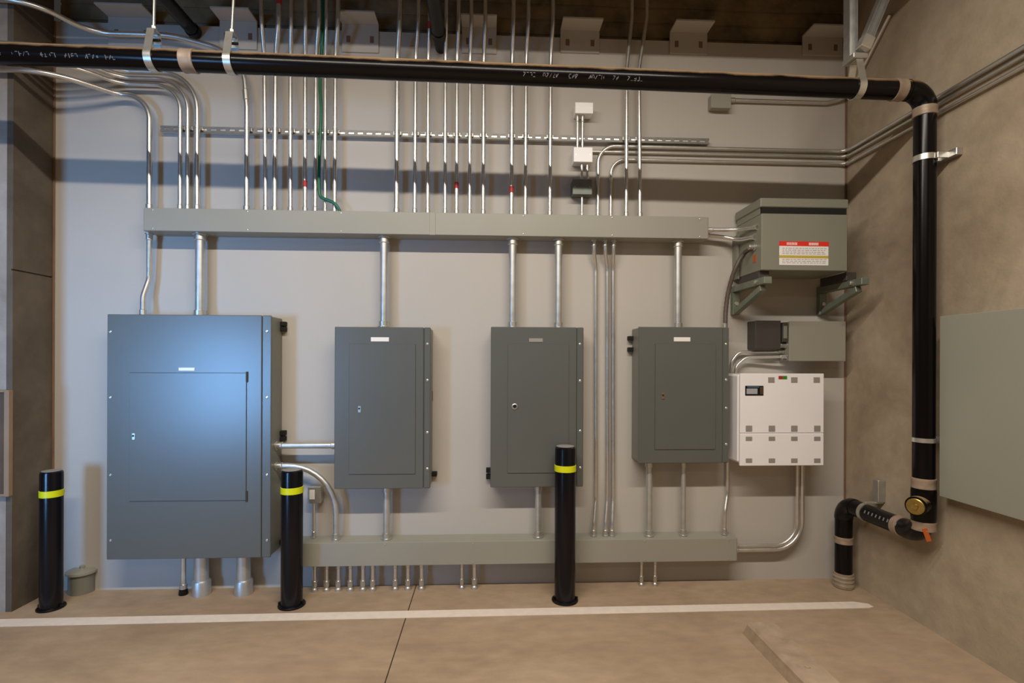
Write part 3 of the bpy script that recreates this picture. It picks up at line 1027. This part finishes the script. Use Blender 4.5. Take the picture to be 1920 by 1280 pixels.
# conduits into the transformer's left cheek
GX = 'conduits entering the left cheek of the transformer'
ya = -0.10
e = x0 - 0.0005
za = P(1370, 431, 0.09).z
q = RW(1421, 425, x0)
conduit([(ux1 + 0.0005, -0.085, P(1335, 431, 0.085).z), (P(1385, 432, 0.11).x, -0.11, P(1385, 431, 0.11).z), (e, q.y, q.z)], R34,
        'upper of two short conduits from the wireway end into the transformer', GX, 0.1, 'ab', fit='steelband')
q2 = RW(1416, 444, x0)
conduit([(ux1 + 0.0005, -0.05, P(1335, 440, 0.05).z), (P(1362, 444, 0.06).x, -0.06, P(1362, 445, 0.06).z), (P(1385, 451, 0.1).x, -0.1, P(1385, 450, 0.1).z), (e, q2.y, q2.z)], R34,
        'lower kinked one of two short conduits from the wireway end into the transformer', GX, 0.1, 'ab', fit='steelband')
q3 = RW(1416, 463, x0)
fp = [Vector((e, q3.y, q3.z)), P(1395, 475, 0.12), P(1378, 505, 0.1), P(1366, 545, 0.07), P(1361, 580, 0.065), P(1360, 604, 0.07)]
pe = P(1359, 613, 0.07)
pe.z = pan_top + 0.0005
fp.append(pe)
fpath = smooth(fp, 8)
root = thing('flexible_conduit', pe, 'dark flexible conduit curving from the transformer down to the fourth panel', 'conduit')
rr = [0.0115 + (0.0012 if i % 2 else 0) for i in range(len(fpath))]
MB().tube(fpath, rr, 14).build('hose', 'flex', root)
connector(fpath[0], Vector((-1, 0, 0)), 0.012, root)
connector(pe, Vector((0, 0, 1)), 0.012, root)

# ------------------------------------------------------------------ boxes under the transformer
x0, x1, z0, z1 = rect(1480, 602, 1586, 677, 0.115)
root = thing('pull_box', ((x0 + x1) / 2, 0, z0), 'blank grey pull box under the transformer beside the right corner', 'pull box')
MB().box(x0 + 0.004, x1 - 0.004, -0.110, -0.0005, z0 + 0.003, z1 - 0.003, 0.003).build('body', 'pull', root)
MB().box(x0, x1, -0.115, -0.1095, z0, z1, 0.002).build('cover', 'pull', root)
zl = z0
for (fx, fz) in ((0.05, 0.07), (0.95, 0.07), (0.05, 0.93), (0.95, 0.93)):
    MB().lathe([(0.0035, 0), (0.0035, 0.0015)], (x0 + (x1 - x0) * fx, -0.115, z0 + (z1 - z0) * fz), (0, -1, 0), 10).build('screw', 'pull', root)
pbx0 = x0
x0, x1, z0, z1 = rect(1417, 601, 1464, 654, 0.10)
root = thing('control_box', ((x0 + x1) / 2, 0, z0), 'small dark charcoal box left of the blank grey pull box', 'control box')
MB().box(x0, x1, -0.094, -0.0005, z0, z1, 0.004).build('body', 'darkbox', root)
MB().box(x0 - 0.001, x1 + 0.001, -0.10, -0.0935, z0 - 0.001, z1 + 0.001, 0.003).build('cover', 'darkbox', root)
cbx1, cbz0, cbz1 = x1, z0, z1
a0, a1, b0, b1 = rect(1468.5, 604, 1478, 641, 0.112)
root = thing('slim_switch', ((a0 + a1) / 2, 0, b0), 'narrow dark strip box between the charcoal box and the grey pull box', 'switch')
MB().box(a0, a1, -0.106, -0.0005, b0, b1, 0.002).build('body', 'darkbox', root)
MB().box(a0 + 0.004, a1 - 0.004, -0.110, -0.106, b0 + 0.02, b1 - 0.02, 0.001).build('cover', 'box_grey', root)
zz = cbz0 + 0.022
conduit([(cbx1 + 0.0015, -0.075, zz), (pbx0 + 0.0035, -0.075, zz)], R34, 'short nipple joining the charcoal box to the grey pull box', 'conduits at the grey pull box', 0.1, 'b')
zz = P(1430, 660, 0.05).z
xe = pbx0 + 0.0035
conduit([(xe, -0.05, P(1475, 659, 0.05).z), (P(1385, 659, 0.03).x, -0.03, P(1385, 660, 0.03).z), (P(1371, 672, 0.03).x, -0.03, P(1371, 672, 0.03).z - 0.02), (P(1371, 672, 0.03).x, -0.03, P(1371, 690, 0.03).z)], R12,
        'upper of two conduits leaving the pull box and bending down beside the fourth panel', 'conduits at the grey pull box', 0.06, 'a')
conduit([(xe, -0.085, P(1475, 668, 0.085).z), (P(1395, 668, 0.03).x, -0.05, P(1395, 670, 0.04).z), (P(1377, 685, 0.03).x, -0.05, P(1377, 686, 0.03).z), (P(1376, 690, 0.03).x, -0.05, P(1376, 699, 0.03).z)], R12,
        'lower of two conduits leaving the pull box towards the white cabinet', 'conduits at the grey pull box', 0.06, 'a')

# ------------------------------------------------------------------ white cabinet
TI = 0.19
x0, x1, z0, z1 = rect(1388, 700, 1545, 873, TI)
root = thing('inverter_cabinet', ((x0 + x1) / 2, 0, z0), 'white cabinet with small display and red and green lamps beside the fourth panel', 'cabinet')
MB().box(x0 - 0.004, x1 - 0.012, -TI + 0.016, -0.0005, z0 + 0.012, z1 - 0.004, 0.012).build("housing", 'white', root)
zm = P(1465, 812, TI).z
MB().box(x0, x1, -TI, -TI + 0.0158, zm + 0.0008, z1, 0.003).build('upper_cover', 'white', root)
MB().box(x0, x1, -TI, -TI + 0.0158, z0, zm - 0.0008, 0.003).build('lower_cover', 'white', root)
for (sx, sy, w, h) in [(1446, 712, 6, 5), (1489, 712, 6, 5), (1531, 712, 6, 5)] + \
        [(sx, 803, 6, 5.5) for sx in (1404, 1447, 1489, 1532)] + [(sx, 822, 6, 3.8) for sx in (1404, 1447, 1489, 1532)] + [(sx, 863, 6, 4) for sx in (1404, 1447, 1489, 1532)]:
    a0, a1, b0, b1 = rect(sx - w, sy - h, sx + w, sy + h, TI)
    MB().box(a0, a1, -TI - 0.003, -TI, b0, b1, 0.0012).build('screw_cap', 'pad', root)
a0, a1, b0, b1 = rect(1397, 723, 1431, 741, TI)
dp = MB().box(a0, a1, -TI - 0.004, -TI, b0, b1, 0.001).build('display', 'black', root)
MB().box(a0 + 0.006, a0 + (a1 - a0) * 0.66, -TI - 0.0048, -TI - 0.004, b0 + 0.008, b1 - 0.015).build('screen', 'lcd', dp)
MB().box(a0 + (a1 - a0) * 0.1, a0 + (a1 - a0) * 0.75, -TI - 0.0048, -TI - 0.004, b1 - 0.010, b1 - 0.003).build('blue_strip', 'bluedisp', dp)
MB().box(a0 + (a1 - a0) * 0.80, a1 - 0.004, -TI - 0.0048, -TI - 0.004, b0 + 0.006, b1 - 0.006).build('keypad', 'wood', dp)
for (sx, mm) in ((1463.5, 'ledred'), (1471.5, 'ledgreen')):
    a0, a1, b0, b1 = rect(sx - 4, 704.5, sx + 4, 710.5, TI)
    MB().box(a0, a1, -TI - 0.003, -TI, b0, b1, 0.001).build('indicator_lamp', mm, root)
wcz = z0
GV = 'conduits under the white cabinet'
for xv, yh, rad, tt, lab in ((1495, 1022, 0.135, 0.055, 'inner of two conduits curving from under the white cabinet to the lower wireway'),
                             (1504, 1030, 0.165, 0.055, 'outer of two conduits curving from under the white cabinet to the lower wireway')):
    px = P(xv, 930, tt).x
    zh = P(1440, yh, tt).z
    conduit([(px, -tt, wcz + 0.0115), (px, -tt, zh), (lx1 + 0.0005, -tt, zh)], R34 if xv < 1500 else R34 * 1.1, lab, GV, rad, 'b')

# ------------------------------------------------------------------ black drain pipe
TD = 0.66
RP = 0.0445
hA, hB = P(0, 100, TD), P(1590, 165, TD)
slope = (hB.z - hA.z) / (hB.x - hA.x)


def hz(X):
    return hA.z + slope * (X - hA.x)


VX = P(1733, 560, TD).x
RE = 0.085
far = Vector((-6.9, -TD, hz(-6.9)))
e0 = Vector((VX - RE, -TD, hz(VX - RE)))
e1 = Vector((VX, -TD, hz(VX) - RE))
zbot = P(1733, 1003, TD).z
XRiser, YRiser = VX, -0.115
root = thing('drain_pipe', (VX, YRiser, 0), 'black plastic drain pipe crossing the wall top, dropping at right and entering the floor', 'pipe')
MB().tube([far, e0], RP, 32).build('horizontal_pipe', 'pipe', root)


def elbow(a, corner, c, r=RP * 1.06):
    return MB().tube(fillet([a, corner, c], RE, 14), r, 28)


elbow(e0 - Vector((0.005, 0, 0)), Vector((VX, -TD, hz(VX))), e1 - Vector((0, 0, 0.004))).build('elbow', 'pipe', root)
b2 = Vector((VX, -TD, zbot + RE))
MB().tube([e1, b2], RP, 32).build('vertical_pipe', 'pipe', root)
elbow(b2 + Vector((0, 0, 0.005)), Vector((VX, -TD, zbot)), Vector((VX, -TD + RE + 0.005, zbot))).build('elbow', 'black', root)
zr = zbot - 0.004
r0 = Vector((VX, YRiser - RE, zbot))
MB().tube([Vector((VX, -TD + RE, zbot)), r0], RP, 32).build('low_pipe', 'black', root)
elbow(r0 - Vector((0, 0.005, 0)), Vector((VX, YRiser, zbot)), Vector((VX, YRiser, zbot - RE))).build('elbow', 'black', root)
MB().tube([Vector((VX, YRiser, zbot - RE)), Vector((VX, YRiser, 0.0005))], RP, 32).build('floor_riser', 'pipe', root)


def coupling(c, axis, w, m='collar', k=1.10):
    MB().lathe([(RP * 1.0, -w / 2 - 0.002), (RP * k, -w / 2), (RP * (k + .015), -w / 2 + 0.006), (RP * (k - .02), -w / 2 + 0.012), (RP * (k - .02), w / 2 - 0.012),
                (RP * (k + .015), w / 2 - 0.006), (RP * k, w / 2), (RP * 1.0, w / 2 + 0.002)], c, axis, 32).build('coupling', m, root)


for xp in (356,):
    q = P(xp, 110, TD)
    coupling(Vector((q.x, -TD, hz(q.x))), (1, 0, slope), 0.055, 'collar')
q = P(1683, 168, TD)
coupling(Vector((q.x, -TD, hz(q.x))), (1, 0, slope), 0.045, 'collar')
coupling(Vector((VX, -TD, P(1733, 211, TD).z)), (0, 0, 1), 0.04, 'collar')
coupling(Vector((VX, -TD, P(1733, 905, TD).z)), (0, 0, 1), 0.045, 'collar')
coupling(Vector((VX, -TD, P(1733, 984, TD).z)), (0, 0, 1), 0.04, 'collar')
q = RW(1688, 1022, VX)
coupling(Vector((VX, q.y, zbot)), (0, 1, 0), 0.035, 'collar')
coupling(Vector((VX, YRiser, P(1577, 1011, 0.115).z)), (0, 0, 1), 0.035, 'collar')
coupling(Vector((VX, YRiser, 0.042)), (0, 0, 1), 0.078, 'collar', 1.16)
for zz in (0.02, 0.043, 0.066):
    MB().ring((VX, YRiser, zz), (0, 0, 1), RP * 1.12, RP * 1.20, 0.010, 32).build('clamp_band', 'steelband', root)
# clean-out branch
cz = P(1733, 944, TD).z
cdir = Vector((-0.86, -0.50, 0)).normalized()
cc = Vector((VX, -TD, cz))
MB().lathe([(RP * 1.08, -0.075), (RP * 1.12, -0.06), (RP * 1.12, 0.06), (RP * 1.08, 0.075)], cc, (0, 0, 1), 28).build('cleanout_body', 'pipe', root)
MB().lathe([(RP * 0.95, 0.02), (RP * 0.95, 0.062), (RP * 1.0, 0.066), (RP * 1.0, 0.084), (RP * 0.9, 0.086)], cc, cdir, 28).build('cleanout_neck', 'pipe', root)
MB().lathe([(RP * 0.82, 0.084), (RP * 0.82, 0.092), (RP * 0.74, 0.094), (RP * 0.3, 0.094), (RP * 0.28, 0.104), (RP * 0.0, 0.104)], cc, cdir, 28).build('cleanout_plug', 'brass', root)
# orange sticker on the lower elbow
q = P(1737, 1003, TD + 0.05)
d = Vector((-0.42, -0.86, 0)).normalized()
sv = (Vector((d.y, -d.x, 0)) * 0.32 + Vector((0, 0, 1))).normalized()
MB().obox(Vector((VX, -TD, zbot + 0.016)) + d * (RP * 1.06 + 0.0005), d.cross(sv), d, sv, 0.020, 0.003, 0.062, 0.0012).build('orange_sticker', 'orange', root)


# pale stencilled markings on the pipe
def marks(xa, xb_, ya_):
    b = MB()
    Xa, Xb = P(xa, ya_, TD).x, P(xb_, ya_, TD).x
    phi = math.radians(-26)
    nrm = Vector((0, -math.cos(phi), math.sin(phi)))
    up = Vector((0, -nrm.z * -1, 0))
    upv = Vector((1, 0, 0)).cross(nrm)
    if upv.z < 0: upv = -upv
    X = Xa
    k = 0
    while X < Xb:
        n = random.choice((2, 3, 4, 5))
        for i in range(n):
            w, h = 0.009, 0.017
            c0 = Vector((X, -TD, hz(X))) + nrm * (RP + 0.0002)
            for s in range(random.choice((1, 2, 2, 3))):
                kind = random.choice('vvhhd')
                if kind == 'v':
                    b.obox(c0 + Vector((random.choice((-w / 2, 0, w / 2)), 0, 0)), Vector((1, 0, 0)), nrm, upv, 0.0025, 0.0008, h * random.choice((0.5, 1)))
                elif kind == 'h':
                    b.obox(c0 + upv * random.choice((-h / 2, 0, h / 2)) * 0.9, Vector((1, 0, 0)), nrm, upv, w, 0.0008, 0.0025)
                else:
                    a = (Vector((1, 0, 0)) * 0.5 + upv * 0.86).normalized()
                    b.obox(c0, a.cross(nrm).normalized(), nrm, a, 0.0025, 0.0008, h)
            X += 0.0145
            if X > Xb: break
        X += random.uniform(0.02, 0.05)
    b.build('printed_marking', 'ink', root)


marks(2, 226, 110)
marks(982, 1200, 153)
b = MB()
for i in range(9):
    yy = -TD + RE + 0.03 + i * 0.026
    nr = Vector((-0.92, 0, 0.38)).normalized()
    b.obox(Vector((VX, yy, zbot)) + nr * (RP + 0.0003), Vector((0, 1, 0)), nr, Vector((0.38, 0, 0.92)).normalized(), 0.008, 0.0008, 0.016)
b.build('printed_marking', 'ink', root)


# hangers
def band_outline(zc, r, top):
    pts = []
    for k in range(25):
        a = math.radians(215 + (325 - 215) * 0) if False else 0
    n = 24
    for k in range(n + 1):
        a = math.radians(150) + math.radians(240) * k / n      # round the underside
        pts.append((math.cos(a) * r, zc + math.sin(a) * r))
    pts.append((r * 0.42, zc + top))
    pts.append((-r * 0.42, zc + top))
    return pts


def hanger(x, lab, xt):
    X = P(x, 100, TD).x
    zc = hz(X)
    root = thing('pipe_hanger', (X, -TD, zc - RP), lab, 'pipe hanger', 'clevis hangers on the drain pipe')
    o_ = [(-TD + p[0], p[1]) for p in band_outline(zc, RP * 1.02 + 0.005, 0.125)]
    i_ = [(-TD + p[0], p[1]) for p in band_outline(zc, RP * 1.02 + 0.001, 0.120)]
    MB().loop(o_, i_, X - 0.016, X + 0.016).build('clevis_band', 'steelband', root)
    MB().cyl((X, -TD, zc + 0.126), (X, -TD, zc + 0.142), 0.013, 6).build('nut', 'fitting', root)
    MB().cyl((X - 0.028, -TD, zc + 0.085), (X + 0.028, -TD, zc + 0.085), 0.006, 10).build('cross_bolt', 'void', root)
    Xt = P(xt, 0, TD).x
    MB().tube([Vector((X, -TD, zc + 0.115)), Vector((Xt, -TD, ZTOP))], 0.0062, 10).build('threaded_rod', 'fitting', root)


hanger(288, 'steel strap hanger with thin rod on the drain pipe, nearest the left pilaster', 294)
hanger(434, 'steel strap hanger with thin rod on the drain pipe, right of the pinkish coupling', 452)
X = P(1606, 150, TD).x
zc = hz(X)
root = thing('pipe_hanger', (X, -TD, zc - RP), 'braced steel hanger with two strut arms on the drain pipe near the right corner', 'pipe hanger')
o_ = [(-TD + p[0], p[1]) for p in band_outline(zc, RP * 1.02 + 0.005, 0.125)]
i_ = [(-TD + p[0], p[1]) for p in band_outline(zc, RP * 1.02 + 0.001, 0.120)]
MB().loop(o_, i_, X - 0.016, X + 0.016).build('clevis_band', 'steelband', root)
MB().box(X - 0.035, X + 0.035, -TD - 0.03, -TD + 0.05, zc + 0.126, zc + 0.150, 0.003).build('joint_plate', 'strut', root)
Xv = P(1600, 40, TD + 0.0).x
b = MB()
b.box(X - 0.030, X + 0.011, -TD + 0.045, -TD + 0.048, zc + 0.151, ZTOP)
b.box(X - 0.030, X - 0.027, -TD + 0.007, -TD + 0.045, zc + 0.151, ZTOP)
b.box(X + 0.008, X + 0.011, -TD + 0.007, -TD + 0.045, zc + 0.151, ZTOP)
b.build('upright_strut', 'strut', root)
a = Vector((X + 0.004, -TD - 0.012, zc + 0.158))
c_ = P(1652, 0, TD + 0.012)
dv = (c_ - a).normalized()
c = a + dv * ((ZTOP - 0.01 - a.z) / dv.z)
sd = dv.cross(Vector((0, 1, 0))).normalized()
b = MB()
b.obox((a + c) / 2, sd, Vector((0, 1, 0)), dv, 0.041, 0.003, (c - a).length)
b.obox((a + c) / 2 + sd * 0.019 + Vector((0, -0.018, 0)), sd, Vector((0, 1, 0)), dv, 0.003, 0.036, (c - a).length)
b.obox((a + c) / 2 - sd * 0.019 + Vector((0, -0.018, 0)), sd, Vector((0, 1, 0)), dv, 0.003, 0.036, (c - a).length)
b.build('diagonal_strut', 'strut', root)
MB().obox(a + dv * 0.03 + Vector((0, -0.022, 0)), sd, Vector((0, 1, 0)), dv, 0.05, 0.05, 0.06, 0.004).build('hinge_fitting', 'steelband', root)

# clamps on the vertical pipe
for yv, lab, w in ((298, 'upper steel clamp holding the vertical drain pipe to the right wall', 0.026),
                   (824, 'lower steel clamp on the vertical drain pipe above the clean-out', 0.020)):
    zc = P(1733, yv, TD).z
    root = thing('pipe_clamp', (VX, -TD, zc), lab, 'pipe clamp', 'clamps on the vertical drain pipe')
    MB().ring((VX, -TD, zc), (0, 0, 1), RP * 1.005, RP + 0.004, w, 32).build('band', 'steelband', root)
    MB().box(VX + RP * 0.3, XR - 0.0005, -TD - RP - 0.012, -TD - RP - 0.006, zc - w / 2, zc + w / 2, 0.001).build('strap_arm', 'steelband', root) if yv < 400 else None
    MB().box(XR - 0.03, XR - 0.0005, -TD - 0.10, -TD + 0.06, zc - 0.016, zc + 0.016, 0.002).build('wall_strut', 'strut', root)
    MB().box(VX + RP + 0.0035, XR - 0.03, -TD - 0.012, -TD + 0.012, zc - w / 2, zc + w / 2, 0.001).build('lug', 'steelband', root)
q = RW(1624, 990, VX)
root = thing('pipe_clamp', (VX, q.y, zbot - RP), 'low steel clamp on the short drain run near the floor', 'pipe clamp')
MB().ring((VX, q.y, zbot), (0, 1, 0), RP * 1.005, RP + 0.005, 0.022, 32).build('band', 'steelband', root)
MB().box(VX - 0.01, XR - 0.0005, q.y - 0.011, q.y + 0.011, zbot + RP + 0.004, zbot + RP + 0.012, 0.001).build('strap_arm', 'steelband', root)
MB().box(XR - 0.04, XR - 0.0005, q.y - 0.021, q.y + 0.021, zbot + RP + 0.0125, zbot + RP + 0.13, 0.003).build('wall_strut', 'strut', root)

# two black pipes running from the wall towards the viewer under the ceiling
for xw, yw, r, lab in ((366, 62, 0.034, 'black pipe slanting up under the ceiling between the two pipe hanger rods'),
                       (823, 66, 0.036, 'black pipe coming straight out of the wall top among the right conduit cluster')):
    q = P(xw, yw, 0.12 if xw > 500 else 0.005)
    st = q.y
    root = thing('ceiling_pipe', q, lab, 'pipe', 'black pipes under the ceiling')
    MB().tube(fillet([q, Vector((q.x, -1.02, q.z)), Vector((q.x, -1.02, ZTOP))], 0.09), r, 24).build('pipe', 'black', root)
    MB().ring((q.x, st - 0.02, q.z), (0, 1, 0), r * 1.0, r * 1.12, 0.035, 24).build('coupling', 'black', root)
    if xw > 500:
        MB().tube([q, Vector((q.x, -0.0005, q.z))], r * 0.9, 20).build('wall_sleeve', 'black', root)

# ------------------------------------------------------------------ cabinet on the right wall
XCAB = XR - 0.07
c0, c1 = RW(1762, 593, XCAB), RW(1762, 930, XCAB)
yf = c0.y
yn = yf - 1.0
root = thing('wall_cabinet', (XR, (yf + yn) / 2, c1.z), 'large flat pale grey cabinet front on the right concrete wall', 'cabinet')
MB().box(XCAB + 0.008, XR - 0.0005, yn, yf - 0.004, c1.z + 0.004, c0.z - 0.004, 0.004).build('body', 'cab', root)
MB().box(XCAB, XCAB + 0.0075, yn - 0.004, yf, c1.z, c0.z, 0.002).build('door', 'cab', root)

# ------------------------------------------------------------------ bollards


def bollard(x, yb, yt, yband, wpx, label):
    q = FL(x, yb)
    rad = 0.5 * wpx * (q - CAM).dot(ROT @ Vector((0, 0, -1))) / F_PX
    rad /= math.sqrt(1 + ((x - CX) / F_PX) ** 2)
    z1 = P(x, yt, -q.y).z
    zb = P(x, yband, -q.y + rad).z
    root = thing('bollard', (q.x, q.y, 0), label, 'bollard', 'black bollards in front of the panels')
    MB().lathe([(rad, 0.012), (rad, z1 - 0.012), (rad * 0.96, z1 - 0.003), (rad * 0.88, z1), (rad * 0.4, z1 + 0.002), (0, z1 + 0.002)], (q.x, q.y, 0), (0, 0, 1), 40).build('sleeve', 'bollard', root)
    MB().lathe([(rad * 1.0, zb - 0.017), (rad * 1.05, zb - 0.016), (rad * 1.05, zb + 0.016), (rad * 1.0, zb + 0.017)], (q.x, q.y, 0), (0, 0, 1), 40).build('reflective_band', 'yellow', root)
    MB().lathe([(rad * 0.86, z1 + 0.0018), (rad * 0.86, z1 + 0.004), (rad * 0.5, z1 + 0.006), (0, z1 + 0.006)], (q.x, q.y, 0), (0, 0, 1), 32).build('top_cap', 'pad', root)
    s = rad * 1.27
    MB().lathe([(s, 0.0005), (s, 0.007), (s * 0.95, 0.010), (rad, 0.0125)], (q.x, q.y, 0), (0, 0, 1), 32).build('base_plate', 'black', root)
    for sx in (-1, 1):
        MB().cyl((q.x + sx * s * 0.88, q.y - 0.005, 0.009), (q.x + sx * s * 0.88, q.y - 0.005, 0.020), 0.008, 6).build('anchor_bolt', 'black', root)


bollard(96, 1139, 883, 928, 47, 'leftmost black bollard with yellow band, in front of the left pilaster')
bollard(547, 1134, 881, 922, 42, 'middle black bollard with yellow band, right of the largest panel')
bollard(1059, 1125, 837, 880.5, 39, 'right black bollard with yellow band, in front of the third panel')

# capped steel pipe stub by the left bollard
q = FL(154, 1108)
rr = 0.062
zt = P(154, 1072, -q.y).z
root = thing('capped_pipe', (q.x, q.y, 0), 'short capped galvanised pipe standing on the floor right of the left bollard', 'pipe')
MB().lathe([(rr, 0.0005), (rr, zt)], (q.x, q.y, 0), (0, 0, 1), 28).build('pipe', 'box_grey', root)
MB().lathe([(rr * 1.0, zt - 0.004), (rr * 1.2, zt), (rr * 1.2, zt + 0.012), (rr * 0.9, zt + 0.020), (0, zt + 0.022)], (q.x, q.y, 0), (0, 0, 1), 28).build('cap', 'wireway', root)
MB().cyl((q.x, q.y, zt + 0.021), (q.x, q.y, zt + 0.035), 0.012, 6).build('bolt', 'fitting', root)

# ------------------------------------------------------------------ light


def area(name, loc, target, sx, sy, power, col, spread=None):
    l = bpy.data.lights.new(name, 'AREA')
    l.shape = 'RECTANGLE'
    l.size, l.size_y = sx, sy
    l.energy = power
    l.color = col
    if spread: l.spread = spread
    o = bpy.data.objects.new(name, l)
    COL.objects.link(o)
    o.location = loc
    d = Vector(target) - Vector(loc)
    o.rotation_euler = d.to_track_quat('-Z', 'Y').to_euler()
    return o


WARM = (1.0, 0.915, 0.81)
area('ceiling_lamp_and_fill', (-0.3, -2.4, 3.28), (-0.3, -2.1, 0.0), 3.4, 0.08, 143, WARM)
area('ceiling_lamp_and_fill', (-0.8, -5.2, 3.40), (-0.8, -5.0, 0.0), 2.4, 0.12, 18, WARM)  # rear strip is an added fill that lifts the ambient light
area('doorway_daylight', (-3.40, -4.5, 1.02), (-2.0, 0.0, 1.30), 0.8, 1.1, 16, (0.20, 0.50, 1.0), math.radians(56))

w = bpy.data.worlds.new('world')
scene.world = w
w.use_nodes = True
w.node_tree.nodes['Background'].inputs['Color'].default_value = (1.0, 0.92, 0.8, 1)
w.node_tree.nodes['Background'].inputs['Strength'].default_value = 0.03

vs = scene.view_settings
vs.view_transform = 'Standard'
vs.look = 'None'
vs.gamma = 1.0
vs.use_curve_mapping = False
vs.exposure = 0.0
